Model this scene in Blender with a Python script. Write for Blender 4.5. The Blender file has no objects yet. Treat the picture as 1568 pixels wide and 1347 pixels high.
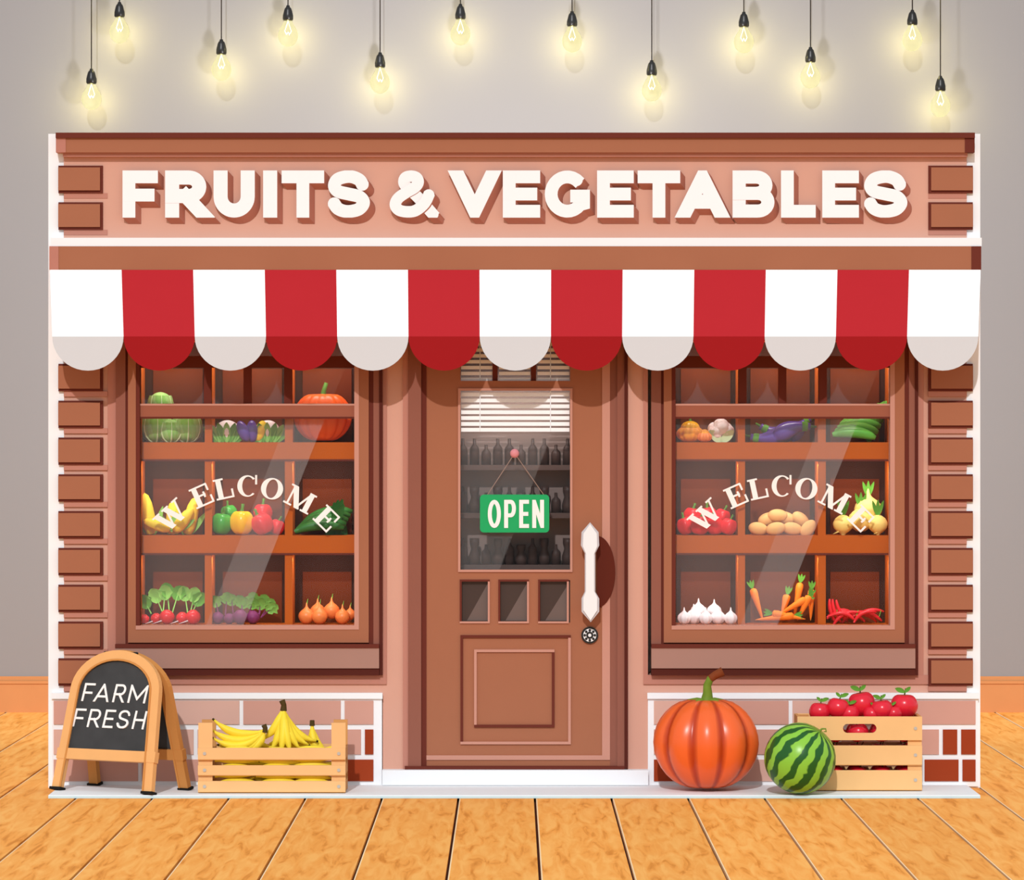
import bpy, math, random
from mathutils import Vector, Matrix
random.seed(4)
# ---------- scale: 1 drawing unit on the facade = 3.5 mm, facade plane at Y=0 ----------
S=.0035; D=22.0; CX=784.0; CY=673.5; DL=.66
H=548.5*S*(D-DL)/D
LT=H-543.5*S*(D-DL)/D
WY=H*D/(416.5*S)-D
def fx(p): return (p-CX)*S
def fz(p): return H+(CY-p)*S
def W(px,py,Y):
    s=S*(D+Y)/D
    return (px-CX)*s, H+(CY-py)*s
def lin(h):
    h=h.lstrip('#'); o=[]
    for i in (0,2,4):
        c=int(h[i:i+2],16)/255
        o.append(c/12.92 if c<=.04045 else ((c+.055)/1.055)**2.4)
    return o
MC={}
def mat(name,hx,rough=.75,spec=.15,noise=.05,scale=6.0,emit=0):
    if name in MC: return MC[name]
    m=bpy.data.materials.new(name); m.use_nodes=True
    nt=m.node_tree; p=nt.nodes['Principled BSDF']
    c=lin(hx)
    tc=nt.nodes.new('ShaderNodeTexCoord'); nz=nt.nodes.new('ShaderNodeTexNoise'); mx=nt.nodes.new('ShaderNodeMix')
    mx.data_type='RGBA'; nz.inputs['Scale'].default_value=scale; nz.inputs['Detail'].default_value=3
    nt.links.new(tc.outputs['Object'],nz.inputs['Vector']); nt.links.new(nz.outputs[0],mx.inputs[0])
    mx.inputs[6].default_value=(*[x*(1-noise) for x in c],1); mx.inputs[7].default_value=(*[min(1,x*(1+noise)) for x in c],1)
    nt.links.new(mx.outputs[2],p.inputs['Base Color'])
    p.inputs['Roughness'].default_value=rough; p.inputs['Specular IOR Level'].default_value=spec
    if emit:
        nt.links.new(mx.outputs[2],p.inputs['Emission Color']); p.inputs['Emission Strength'].default_value=emit
    MC[name]=m; return m
def angmat(name,c0,c1,k,nscale,namt,lo,hi,rough=.4,spec=.4):
    """colour bands that run pole to pole round the object's Z axis"""
    m=bpy.data.materials.new(name); m.use_nodes=True; nt=m.node_tree; p=nt.nodes['Principled BSDF']
    N=nt.nodes.new; L=nt.links.new
    tc=N('ShaderNodeTexCoord'); sp=N('ShaderNodeSeparateXYZ'); L(tc.outputs['Object'],sp.inputs[0])
    at=N('ShaderNodeMath'); at.operation='ARCTAN2'; L(sp.outputs[1],at.inputs[0]); L(sp.outputs[0],at.inputs[1])
    mu=N('ShaderNodeMath'); mu.operation='MULTIPLY'; L(at.outputs[0],mu.inputs[0]); mu.inputs[1].default_value=k
    nz=N('ShaderNodeTexNoise'); nz.inputs['Scale'].default_value=nscale; nz.inputs['Detail'].default_value=2; L(tc.outputs['Object'],nz.inputs['Vector'])
    nm=N('ShaderNodeMath'); nm.operation='MULTIPLY'; L(nz.outputs[0],nm.inputs[0]); nm.inputs[1].default_value=namt
    ad=N('ShaderNodeMath'); ad.operation='ADD'; L(mu.outputs[0],ad.inputs[0]); L(nm.outputs[0],ad.inputs[1])
    si=N('ShaderNodeMath'); si.operation='COSINE'; L(ad.outputs[0],si.inputs[0])
    mr=N('ShaderNodeMapRange'); L(si.outputs[0],mr.inputs[0]); mr.inputs[1].default_value=lo; mr.inputs[2].default_value=hi
    mx=N('ShaderNodeMix'); mx.data_type='RGBA'; L(mr.outputs[0],mx.inputs[0])
    mx.inputs[6].default_value=(*lin(c0),1); mx.inputs[7].default_value=(*lin(c1),1)
    L(mx.outputs[2],p.inputs['Base Color']); p.inputs['Roughness'].default_value=rough; p.inputs['Specular IOR Level'].default_value=spec
    return m

class B:
    def __init__(s): s.v=[];s.f=[];s.m=[];s.sm=[];s.mats=[]
    def add(s,vs,fs,mt,smooth=False,M=None):
        if mt not in s.mats: s.mats.append(mt)
        k=s.mats.index(mt); o=len(s.v)
        for p in vs:
            p=Vector(p)
            if M is not None: p=M@p
            s.v.append(p)
        for f in fs:
            s.f.append([i+o for i in f]); s.m.append(k); s.sm.append(smooth)
    def box(s,x0,x1,y0,y1,z0,z1,mt,M=None):
        vs=[(x,y,z) for z in (z0,z1) for y in (y0,y1) for x in (x0,x1)]
        s.add(vs,[(0,2,3,1),(4,5,7,6),(0,1,5,4),(2,6,7,3),(0,4,6,2),(1,3,7,5)],mt,False,M)
    def pb(s,x0,y0,x1,y1,fr,bk,mt): s.box(fx(x0),fx(x1),-fr,-bk,fz(y1),fz(y0),mt)
    def prism(s,pts,y0,y1,mt,M=None):
        n=len(pts); vs=[(x,y0,z) for x,z in pts]+[(x,y1,z) for x,z in pts]
        fs=[tuple(range(n)),tuple(range(2*n-1,n-1,-1))]+[(i,i+n,(i+1)%n+n,(i+1)%n) for i in range(n)]
        s.add(vs,fs,mt,False,M)
    def ring(s,outer,inner,y0,y1,mt,M=None,closed=False):
        n=len(outer); vs=[]
        for y in (y0,y1):
            vs+=[(x,y,z) for x,z in outer]+[(x,y,z) for x,z in inner]
        fs=[]
        for i in range(n if closed else n-1):
            j=(i+1)%n
            fs+=[(i,j,n+j,n+i),(2*n+i,3*n+i,3*n+j,2*n+j),(i,2*n+i,2*n+j,j),(n+i,n+j,3*n+j,3*n+i)]
        if not closed:
            fs+=[(0,n,3*n,2*n),(n-1,3*n-1,4*n-1,2*n-1)]
        s.add(vs,fs,mt,False,M)
    def lathe(s,prof,mt,M,n=20,rib=0,rd=0,soft=False):
        vs=[];fs=[]
        for r,z in prof:
            for i in range(n):
                a=2*math.pi*i/n; q=1
                if rib:
                    q=1-rd*((.5-.5*math.cos(rib*a)) if soft else (1-abs(math.sin(rib*a/2))))
                vs.append((r*q*math.cos(a),r*q*math.sin(a),z))
        for k in range(len(prof)-1):
            for i in range(n):
                j=(i+1)%n; fs.append((k*n+i,k*n+j,(k+1)*n+j,(k+1)*n+i))
        s.add(vs,fs,mt,True,M)
    def tube(s,pts,rad,mt,n=8,M=None,cap=True):
        pts=[Vector(p) for p in pts]; K=len(pts)
        if not isinstance(rad,(list,tuple)): rad=[rad]*K
        vs=[];fs=[];ref=None
        for k in range(K):
            t=(pts[min(k+1,K-1)]-pts[max(k-1,0)]).normalized()
            if ref is None: ref=Vector((0,1,0)) if abs(t.y)<.9 else Vector((1,0,0))
            a=(ref-t*ref.dot(t)).normalized(); ref=a; c=t.cross(a)
            for i in range(n):
                g=2*math.pi*i/n; vs.append(pts[k]+(a*math.cos(g)+c*math.sin(g))*rad[k])
        for k in range(K-1):
            for i in range(n):
                j=(i+1)%n; fs.append((k*n+i,k*n+j,(k+1)*n+j,(k+1)*n+i))
        if cap: fs+=[tuple(range(n)),tuple(range((K-1)*n,K*n))]
        s.add(vs,fs,mt,True,M)
    def leaf(s,base,d,L,w,mt,bend=.25,wav=0,out=-.15):
        d=Vector(d).normalized(); side=d.cross(Vector((0,1,0))).normalized(); base=Vector(base); nr=7
        vs=[];fs=[]
        for k in range(nr):
            t=k/(nr-1); ww=w*math.sin(math.pi*min(1,t*.92+.06))**.7*(1+wav*math.sin(k*2.6))
            c=base+d*L*t+Vector((0,out*L*t*t,-bend*L*t*t))
            vs+=[c-side*ww/2+Vector((0,-.12*w,0)),c,c+side*ww/2+Vector((0,-.12*w,0))]
        for k in range(nr-1):
            for j in (0,1):
                a=k*3+j; fs.append((a,a+1,a+4,a+3))
        s.add(vs,fs,mt,True)
    def obj(s,name,parent=None,loc=None,rot=None):
        vs=s.v
        if loc is None:
            xs=[p.x for p in vs];ys=[p.y for p in vs];zs=[p.z for p in vs]
            loc=Vector(((min(xs)+max(xs))/2,(min(ys)+max(ys))/2,min(zs)))
            vs=[p-loc for p in vs]
        me=bpy.data.meshes.new(name); me.from_pydata([tuple(p) for p in vs],[],s.f)
        for m in s.mats: me.materials.append(m)
        me.polygons.foreach_set('material_index',s.m); me.polygons.foreach_set('use_smooth',s.sm); me.update()
        o=bpy.data.objects.new(name,me); bpy.context.collection.objects.link(o); o.location=loc
        if rot is not None: o.rotation_euler=rot
        if parent is not None: o.parent=parent
        return o
def empty(name):
    o=bpy.data.objects.new(name,None); bpy.context.collection.objects.link(o); o.empty_display_size=.2; return o
def T(x,y,z,sx=1,sy=None,sz=None,R=None):
    sy=sx if sy is None else sy; sz=sx if sz is None else sz
    M=Matrix.Translation((x,y,z))
    if R is not None: M=M@R
    return M@Matrix.Diagonal((sx,sy,sz,1))
RX=lambda d:Matrix.Rotation(math.radians(d),4,'X')
RY=lambda d:Matrix.Rotation(math.radians(d),4,'Y')
RZ=lambda d:Matrix.Rotation(math.radians(d),4,'Z')
CIRC=[(max(.002,math.sin(math.pi*i/14)),-math.cos(math.pi*i/14)) for i in range(15)]
def dimple(top=.3,bot=.15):
    o=[]
    for i in range(19):
        t=math.pi*i/18; r=max(.002,math.sin(t)); z=-math.cos(t)
        if t>math.pi/2: z-=top*math.exp(-(r/.38)**2)
        else: z+=bot*math.exp(-(r/.3)**2)
        o.append((r,z))
    return o
APPLE=dimple()
ONION=[(.002,-1),(.35,-.95),(.75,-.65),(.97,-.25),(1,0),(.9,.35),(.62,.65),(.3,.88),(.14,1.1),(.08,1.45),(.01,1.6)]

# ---------- stroke lettering ----------
def arc(cx,cy,rx,ry,a0,a1,n=10):
    return [(cx+rx*math.cos(math.radians(a0+(a1-a0)*i/n)),cy+ry*math.sin(math.radians(a0+(a1-a0)*i/n))) for i in range(n+1)]
def cat(P,n=5):
    o=[];Q=[P[0]]+P+[P[-1]]
    for i in range(1,len(Q)-2):
        p0,p1,p2,p3=Q[i-1:i+3]
        for k in range(n):
            t=k/n
            o.append(tuple(.5*(2*p1[j]+(p2[j]-p0[j])*t+(2*p0[j]-5*p1[j]+4*p2[j]-p3[j])*t*t+(3*p1[j]-p0[j]-3*p2[j]+p3[j])*t**3) for j in (0,1)))
    o.append(P[-1]); return o
FONT={
'F':[[(0,0),(0,1),(1,1)],[(0,.47),(.85,.47)]],
'R':[[(0,0),(0,1)]+arc(.62,.72,.38,.28,90,-90)+[(0,.44)],[(.5,.44),(1,0)]],
'P':[[(0,0),(0,1)]+arc(.6,.72,.4,.28,90,-90)+[(0,.44)]],
'U':[[(0,1)]+arc(.5,.42,.5,.42,180,360,14)+[(1,1)]],
'I':[[(.5,0),(.5,1)]],'T':[[(0,1),(1,1)],[(.5,1),(.5,0)]],
'S':[cat([(.97,.76),(.86,.91),(.62,1),(.38,1),(.12,.92),(.02,.74),(.14,.58),(.5,.5),(.86,.42),(1,.25),(.86,.07),(.6,0),(.36,.0),(.13,.08),(.0,.24)])],
'&':[cat([(1.1,-.12),(.66,.38),(.3,.72),(.24,.86),(.3,.97),(.46,1),(.6,.95),(.64,.82),(.54,.68),(.3,.54),(.08,.38),(0,.2),(.1,.05),(.34,0),(.58,.04),(.82,.24),(.95,.5)],6)],
'V':[[(0,1),(.5,0),(1,1)]],'E':[[(1,1),(0,1),(0,0),(1,0)],[(0,.5),(.88,.5)]],
'G':[arc(.5,.5,.5,.5,42,322,20)+[(1,.22),(1,.44),(.62,.44)]],
'A':[[(0,0),(.5,1),(1,0)],[(.24,.27),(.76,.27)]],
'B':[[(0,0),(0,1)]+arc(.6,.76,.33,.24,90,-90)+[(0,.52)],[(.3,.52)]+arc(.66,.26,.34,.26,90,-90)+[(0,0)]],
'L':[[(0,1),(0,0),(1,0)]],
'C':[arc(.5,.5,.5,.5,45,315,20)],'O':[arc(.5,.5,.5,.5,90,450,24)],
'M':[[(0,0),(0,1),(.5,.2),(1,1),(1,0)]],'N':[[(0,0),(0,1),(1,0),(1,1)]],
'H':[[(0,0),(0,1)],[(1,0),(1,1)],[(0,.5),(1,.5)]]}
def cliph(poly,p0,nrm):
    """keep the part with (p-p0).nrm >= 0"""
    o=[]
    for i in range(len(poly)):
        a=poly[i];c=poly[(i+1)%len(poly)]; da=(a-p0).dot(nrm); dc=(c-p0).dot(nrm)
        if da>=-1e-9: o.append(a)
        if (da>=-1e-9)!=(dc>=-1e-9): t=da/(da-dc); o.append(a+(c-a)*t)
    return o
def strip(b,pts,hw,d0,d1,mt,M=None,off=(0,0),side=None,zr=None,endk=1.0,j0=0):
    """stroke = a row of solid bars with round, square or mitred joints; returns parts used"""
    P=[Vector(p) for p in pts]; n=len(P); parts=[]
    closed=(P[0]-P[-1]).length<1e-6
    def U(i): return (P[i+1]-P[i]).normalized()
    def turn(i): return math.degrees(U(i-1).angle(U(i)))
    def edge(p): return zr and (abs(p.y-zr[0]-hw)<hw*.3 or abs(p.y-zr[1]+hw)<hw*.3)
    for i in range(n-1):
        a,c=P[i],P[i+1]; u=(c-a)
        if u.length<1e-9: continue
        u.normalize(); diag=abs(u.x)>.12 and abs(u.y)>.3
        e=[0,0]; cl=[]
        for q,(idx,p) in enumerate(((i,a),(i+1,c))):
            if idx in (0,n-1):
                e[q]=0 if closed else (hw*2.2 if (diag and edge(p) and endk==1) else hw*endk)
            else:
                t=turn(idx)
                if t>60:
                    e[q]=hw*3
                    o_=U(idx) if q==1 else U(idx-1)      # the neighbouring bar
                    cr=U(idx-1).x*U(idx).y-U(idx-1).y*U(idx).x
                    nl=Vector((-o_.y,o_.x))*(1 if cr>0 else -1)
                    cl.append((p-nl*hw,nl))
                    if not edge(p) and t>100:
                        e[q]=hw*1.2
        nn=Vector((-u.y,u.x))*hw; a2=a-u*e[0]; c2=c+u*e[1]
        po=[a2+nn,a2-nn,c2-nn,c2+nn]
        for p0,nl in cl: po=cliph(po,p0,nl)
        parts.append(po)
        if i<n-2 and turn(i+1)<=60:
            parts.append([c+Vector((math.cos(k*math.pi/10),math.sin(k*math.pi/10)))*hw for k in range(20)])
    if closed: parts.append([P[0]+Vector((math.cos(k*math.pi/10),math.sin(k*math.pi/10)))*hw for k in range(20)])
    for j,po in enumerate(parts):
        if zr and len(po)>2:
            po=cliph(po,Vector((0,zr[0])),Vector((0,1)))
            if len(po)>2: po=cliph(po,Vector((0,zr[1])),Vector((0,-1)))
        if len(po)<3: continue
        d=d1+(j+j0)*.00004; m=len(po)
        b.add([(p.x,-d,p.y) for p in po],[tuple(range(m))],mt,False,M)
        vs=[(p.x,-d,p.y) for p in po]+[(p.x+off[0],-d0,p.y+off[1]) for p in po]
        b.add(vs,[(k,(k+1)%m,(k+1)%m+m,k+m) for k in range(m)],side or mt,False,M)
    return len(parts)
def letter(b,ch,x0,z0,x1,z1,t,d0,d1,mt,M=None,off=(0,0),side=None,slant=0):
    j=0
    for k,st in enumerate(FONT[ch]):
        pts=[]
        for u,v in st:
            x=x0+t/2+u*(x1-x0-t); z=z0+t/2+v*(z1-z0-t)
            pts.append((x+slant*(z-z0),z))
        j+=strip(b,pts,t/2,d0,d1,mt,M,off,side,(z0,z1),.15 if ch in 'SCG&' else 1.0,j)
# roman (serif) letters for the window vinyl: (kind, points, weight) in a unit box
SERIF={
'W':[('t',(.1,1),(.32,0)),('n',(.34,0),(.52,.98)),('t',(.48,1),(.7,0)),('n',(.72,0),(.92,1)),('s',(-.04,1),(.24,1)),('s',(.36,1),(.62,1)),('s',(.8,1),(1.04,1))],
'E':[('t',(.24,0),(.24,1)),('s',(0,1),(.95,1)),('s',(0,0),(1,0)),('n',(.24,.52),(.68,.52)),('m',(.93,.66),(.93,1)),('m',(.97,0),(.97,.36)),('m',(.66,.38),(.66,.66))],
'L':[('t',(.26,0),(.26,1)),('s',(0,1),(.54,1)),('s',(0,0),(1,0)),('m',(.96,0),(.96,.4))],
'M':[('n',(.14,0),(.14,1)),('t',(.17,1),(.5,.04)),('n',(.5,.04),(.82,1)),('t',(.84,0),(.84,1)),('s',(0,1),(.22,1)),('s',(.76,1),(1,1)),('s',(0,0),(.3,0)),('s',(.68,0),(1,0))]}
def serif(b,ch,w,h,u,d0,d1,mt,M):
    if ch in 'OC':
        n=36; rg=range(0,360,10) if ch=='O' else range(42,322,8)
        ou=[(w/2*math.cos(math.radians(a)),h/2+h/2*1.03*math.sin(math.radians(a))) for a in rg]
        inn=[((.04*w if ch=='C' else 0)+w*(.26 if ch=='O' else .30)*math.cos(math.radians(a)),h/2+h*.45*math.sin(math.radians(a))) for a in rg]
        b.ring(ou,inn,-d1,-d0,mt,M,closed=(ch=='O'))
        if ch=='C': strip(b,[(w*.43,h*.62),(w*.43,h*.98)],1.5*u,d0,d1+.001,mt,M)
        return
    for j,(k,a,c) in enumerate(SERIF[ch]):
        hw={'t':4.0,'n':1.5,'s':1.4,'m':1.5}[k]*u
        f_=lambda p:(-w/2+p[0]*w,1.4*u+p[1]*(h-2.8*u))
        strip(b,[f_(a),f_(c)],hw,d0,d1+j*.0002,mt,M,zr=(0,h) if k!='s' else None,endk=1.0 if k in 'tn' else .3)

# ---------- materials ----------
white=mat('white_paint','#F0F3F6',noise=.01); offw=mat('off_white_step','#EAEDF0',noise=.01)
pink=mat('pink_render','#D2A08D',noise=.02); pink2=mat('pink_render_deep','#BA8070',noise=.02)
brown=mat('brown_timber','#A1674C',noise=.03); brown2=mat('brown_casing','#8E594A',noise=.03)
dark=mat('dark_brown_trim','#672D22',noise=.03); dark2=mat('darkest_brown_trim','#522118',noise=.03)
hil=mat('pink_highlight_bead','#C38D7C',noise=.02); sillm=mat('window_sill_paint','#A67E71',noise=.03)  # pale pink beads also paint the highlights on frame edges

# ================= ROOM =================
def wood_floor():
    m=bpy.data.materials.new('oak_planks'); m.use_nodes=True; nt=m.node_tree; p=nt.nodes['Principled BSDF']; N=nt.nodes.new; L=nt.links.new
    tc=N('ShaderNodeTexCoord'); mp=N('ShaderNodeMapping'); mp.inputs['Scale'].default_value=(8,.8,1); mp.inputs['Rotation'].default_value=(0,0,.09)
    L(tc.outputs['Object'],mp.inputs[0]); nz=N('ShaderNodeTexNoise'); nz.inputs['Scale'].default_value=2.4; nz.inputs['Detail'].default_value=5; nz.inputs['Distortion'].default_value=.8
    L(mp.outputs[0],nz.inputs['Vector'])
    cr=N('ShaderNodeValToRGB'); e=cr.color_ramp.elements; e[0].position=.3; e[0].color=(*lin('#DD8A38'),1); e[1].position=.64; e[1].color=(*lin('#FFB964'),1)
    q=e.new(.43); q.color=(*lin('#F8A64F'),1); L(nz.outputs[0],cr.inputs[0])
    sp=N('ShaderNodeSeparateXYZ'); L(tc.outputs['Object'],sp.inputs[0])
    a=N('ShaderNodeMath'); a.operation='SUBTRACT'; L(sp.outputs[0],a.inputs[0]); a.inputs[1].default_value=.122
    d=N('ShaderNodeMath'); d.operation='DIVIDE'; L(a.outputs[0],d.inputs[0]); d.inputs[1].default_value=.398
    f=N('ShaderNodeMath'); f.operation='FLOOR'; L(d.outputs[0],f.inputs[0])
    wn=N('ShaderNodeTexWhiteNoise'); wn.noise_dimensions='1D'; L(f.outputs[0],wn.inputs['W'])
    mr=N('ShaderNodeMapRange'); L(wn.outputs[0],mr.inputs[0]); mr.inputs[3].default_value=.96; mr.inputs[4].default_value=1.04
    hs=N('ShaderNodeHueSaturation'); L(cr.outputs[0],hs.inputs['Color']); L(mr.outputs[0],hs.inputs['Value'])
    L(hs.outputs[0],p.inputs['Base Color']); p.inputs['Roughness'].default_value=.65; p.inputs['Specular IOR Level'].default_value=.05
    return m
fl=B(); wf=wood_floor(); gapm=mat('plank_gap','#3E1408'); edgem=mat('plank_edge_highlight','#FFDDB0')
for k in range(-30,30):
    x0=.122+k*.398+.009; x1=x0+.398-.018
    fl.box(x0,x1,-24,WY,-.02,0,wf); fl.box(x0-.006,x0,-24,WY,-.02,-.001,edgem)  # pale strip paints a highlight along each plank edge
fl.box(-12,12.1,-24,WY,-.06,-.02,gapm)
fl.obj('floor',loc=Vector((0,0,0)))
b=B(); b.box(-12,12,WY,WY+.15,-.05,6.4,mat('grey_plaster','#908E8F',rough=.9,noise=.015,scale=1.5)); b.obj('wall_back')
b=B(); bs=mat('baseboard_oak','#C88A58',noise=.05)
zt=H+(CY-1035)*S*(D+WY)/D
b.box(-12,12,WY-.025,WY,0,zt-.03,bs); b.box(-12,12,WY-.018,WY,zt-.03,zt,bs); b.box(-12,12,WY-.032,WY,zt-.05,zt-.03,bs); b.obj('baseboard_back')
b=B(); b.box(-6,6,WY-.26,WY,5.6,5.72,mat('beam_paint','#8A8582')); b.obj('ceiling_beam')

# ================= STOREFRONT SHELL =================
sf=empty('storefront')
b=B(); RB=-.34; BT0=673.5+H/S
b.pb(74,205,98,BT0,0,RB,white); b.pb(1480,205,1501,BT0,0,RB,white)
b.pb(74,205,1501,BT0,-.34,-.37,white)
b.obj('backing_board',sf)
b=B()
b.pb(98,240,1480,365,.01,RB,pink); b.pb(98,414,1480,520,0,RB,pink)
b.pb(98,520,178,1062,0,RB,pink); b.pb(1404,520,1480,1062,0,RB,pink)
b.pb(586,520,625,1203,0,RB,pink); b.pb(960,520,992,1203,0,RB,pink)
b.pb(178,1033,586,1062,0,RB,pink); b.pb(992,1033,1404,1062,0,RB,pink)
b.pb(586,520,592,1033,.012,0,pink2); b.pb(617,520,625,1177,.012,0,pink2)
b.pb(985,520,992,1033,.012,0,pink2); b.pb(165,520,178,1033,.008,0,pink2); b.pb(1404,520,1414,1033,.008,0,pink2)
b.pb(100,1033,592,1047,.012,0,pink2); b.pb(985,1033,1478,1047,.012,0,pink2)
b.obj('rendered_walls',sf)
b=B()
b.pb(88,205,1490,213,.09,RB,dark); b.pb(103,213,1475,235,.075,RB,brown); b.pb(98,235,1480,241,.05,RB,pink2)
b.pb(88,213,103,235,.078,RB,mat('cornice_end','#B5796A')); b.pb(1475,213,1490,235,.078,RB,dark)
b.obj('cornice',sf)
b=B()
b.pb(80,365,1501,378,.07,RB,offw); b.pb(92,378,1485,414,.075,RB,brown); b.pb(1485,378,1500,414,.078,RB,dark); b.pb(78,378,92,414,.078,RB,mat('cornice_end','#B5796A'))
b.obj('lintel',sf)
b=B()
ys=[257,313]+[560+56.3*i for i in range(9)]
for y in ys:
    for x0,x1 in ((90,158),(1421,1489)):
        b.pb(x0,y-3,x1,y+39,.02,.0,dark)
        if x0<200:b.pb(90,y,154,y+35,.032,.02,brown)
        else: b.pb(1425,y,1489,y+35,.032,.02,brown)
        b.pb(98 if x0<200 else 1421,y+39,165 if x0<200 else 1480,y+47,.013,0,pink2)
b.obj('brick_quoins',sf)
# brick plinth
b=B(); bp=mat('plinth_brick','#CC9A8B',noise=.06,scale=3); bp2=mat('plinth_brick_light','#D6AC9D',noise=.05,scale=3); br=mat('plinth_brick_red','#9A3B1A',noise=.06)
for x0,x1,rows in ((80,585,[[80,215,370,525,575],[80,300,425,556,575],[80,215,370,528,575]]),(992,1497,[[998,1055,1210,1365,1496],[998,1130,1285,1440,1468,1496],[998,1055,1210,1412,1470,1496]])):
    b.pb(x0,1060,x1,1203,.02,RB,white); b.pb(x0-1,1060,x1+1,1069,.035,.0201,white)
    for r,(ya,yb) in enumerate(((1072,1108),(1116,1154),(1162,1195))):
        xs=rows[r]
        for i in range(len(xs)-1):
            w=xs[i+1]-xs[i]
            mt=br if (w<62 and not(r==0)) or (w<30) else random.choice([bp,bp2,bp])
            b.pb(xs[i]+3,ya,xs[i+1]-3,yb,.028,.02,mt)
b.obj('brick_plinth',sf)
b=B(); b.pb(586,1177,992,1200,.08,RB,offw)
xl,_=W(74,0,-DL); xr,_=W(1501,0,-DL)
b.box(xl,xr,-DL,-.0,0,LT,white); b.box(xl,xr,-DL-.004,-DL,0.001,LT-.004,mat('kerb_blue','#C4E2EC'))
b.obj('pavement_step',sf)

# sign lettering
b=B(); lw=mat('sign_white','#F0F2F4',noise=.01); ls=mat('sign_letter_side','#B07160',noise=.02)
for ch,x0,x1 in (('F',189,243),('R',254,317),('U',328,391),('I',403,426),('T',432,497),('S',502,567),('&',597,669),('V',692,762),('E',770,827),('G',834,903),('E',914,970),('T',976,1041),('A',1039,1111),('B',1121,1185),('L',1195,1248),('E',1258,1314),('S',1321,1388)):
    t=19.5*S if ch in 'SG' else 21.5*S
    if ch in 'EFTL': t=19.5*S
    if ch in '&B': t=17.5*S if ch=='&' else 20*S
    letter(b,ch,fx(x0),fz(334),fx(x1),fz(262),t,.012,.05,lw,off=(8*S,-9*S),side=ls)
b.obj('shop_sign_lettering')

# ================= AWNING =================
b=B(); AY=.30
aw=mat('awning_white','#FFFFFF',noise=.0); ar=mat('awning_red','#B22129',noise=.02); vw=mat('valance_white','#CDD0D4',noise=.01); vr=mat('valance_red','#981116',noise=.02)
xt0,xt1=fx(79),fx(1499); zb=fz(414); _,zf=W(0,515,-AY); tap=.985; sw=(xt1-xt0)/13; xm_=(xt0+xt1)/2
for i in range(13):
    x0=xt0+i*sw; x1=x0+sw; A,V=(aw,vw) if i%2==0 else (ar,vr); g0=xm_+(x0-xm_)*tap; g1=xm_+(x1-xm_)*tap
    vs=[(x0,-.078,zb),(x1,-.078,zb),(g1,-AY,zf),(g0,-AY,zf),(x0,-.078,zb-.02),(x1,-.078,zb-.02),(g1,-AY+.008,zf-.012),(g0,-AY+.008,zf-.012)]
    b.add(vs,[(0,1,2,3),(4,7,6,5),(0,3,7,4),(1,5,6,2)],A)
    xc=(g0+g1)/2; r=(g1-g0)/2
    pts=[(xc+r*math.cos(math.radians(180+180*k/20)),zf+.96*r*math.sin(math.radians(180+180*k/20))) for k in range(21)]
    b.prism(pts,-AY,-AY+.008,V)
b.obj('awning')

# ================= WINDOWS =================
def glassmat():
    m=bpy.data.materials.new('window_glass'); m.use_nodes=True; nt=m.node_tree; nt.nodes.clear(); N=nt.nodes.new; L=nt.links.new
    o=N('ShaderNodeOutputMaterial'); t=N('ShaderNodeBsdfTransparent'); g=N('ShaderNodeBsdfGlossy'); g.inputs['Roughness'].default_value=.05
    fr=N('ShaderNodeFresnel'); fr.inputs[0].default_value=1.2; mx=N('ShaderNodeMixShader')
    L(fr.outputs[0],mx.inputs[0]); L(t.outputs[0],mx.inputs[1]); L(g.outputs[0],mx.inputs[2]); L(mx.outputs[0],o.inputs[0]); return m
glass=glassmat()
def glaremat():
    m=bpy.data.materials.new('painted_glass_glare'); m.use_nodes=True; nt=m.node_tree; nt.nodes.clear(); N=nt.nodes.new; L=nt.links.new
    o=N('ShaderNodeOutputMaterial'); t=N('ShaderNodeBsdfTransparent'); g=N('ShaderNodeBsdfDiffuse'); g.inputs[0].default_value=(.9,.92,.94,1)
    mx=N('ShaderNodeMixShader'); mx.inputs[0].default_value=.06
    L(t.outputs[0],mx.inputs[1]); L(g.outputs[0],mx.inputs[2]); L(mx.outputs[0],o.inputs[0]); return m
glare=glaremat()  # pale see-through sheet that paints reflections on the glass
txt=mat('vinyl_lettering','#F7F2EE',noise=.01)
shf=mat('shelf_orange_timber','#B85A18',noise=.05); shb=mat('shelf_back','#5E260A',noise=.12,scale=2); shd=mat('shelf_back_dark','#35190F',noise=.1,scale=2); trans=mat('transom_timber','#9A5B46',noise=.03)
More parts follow.
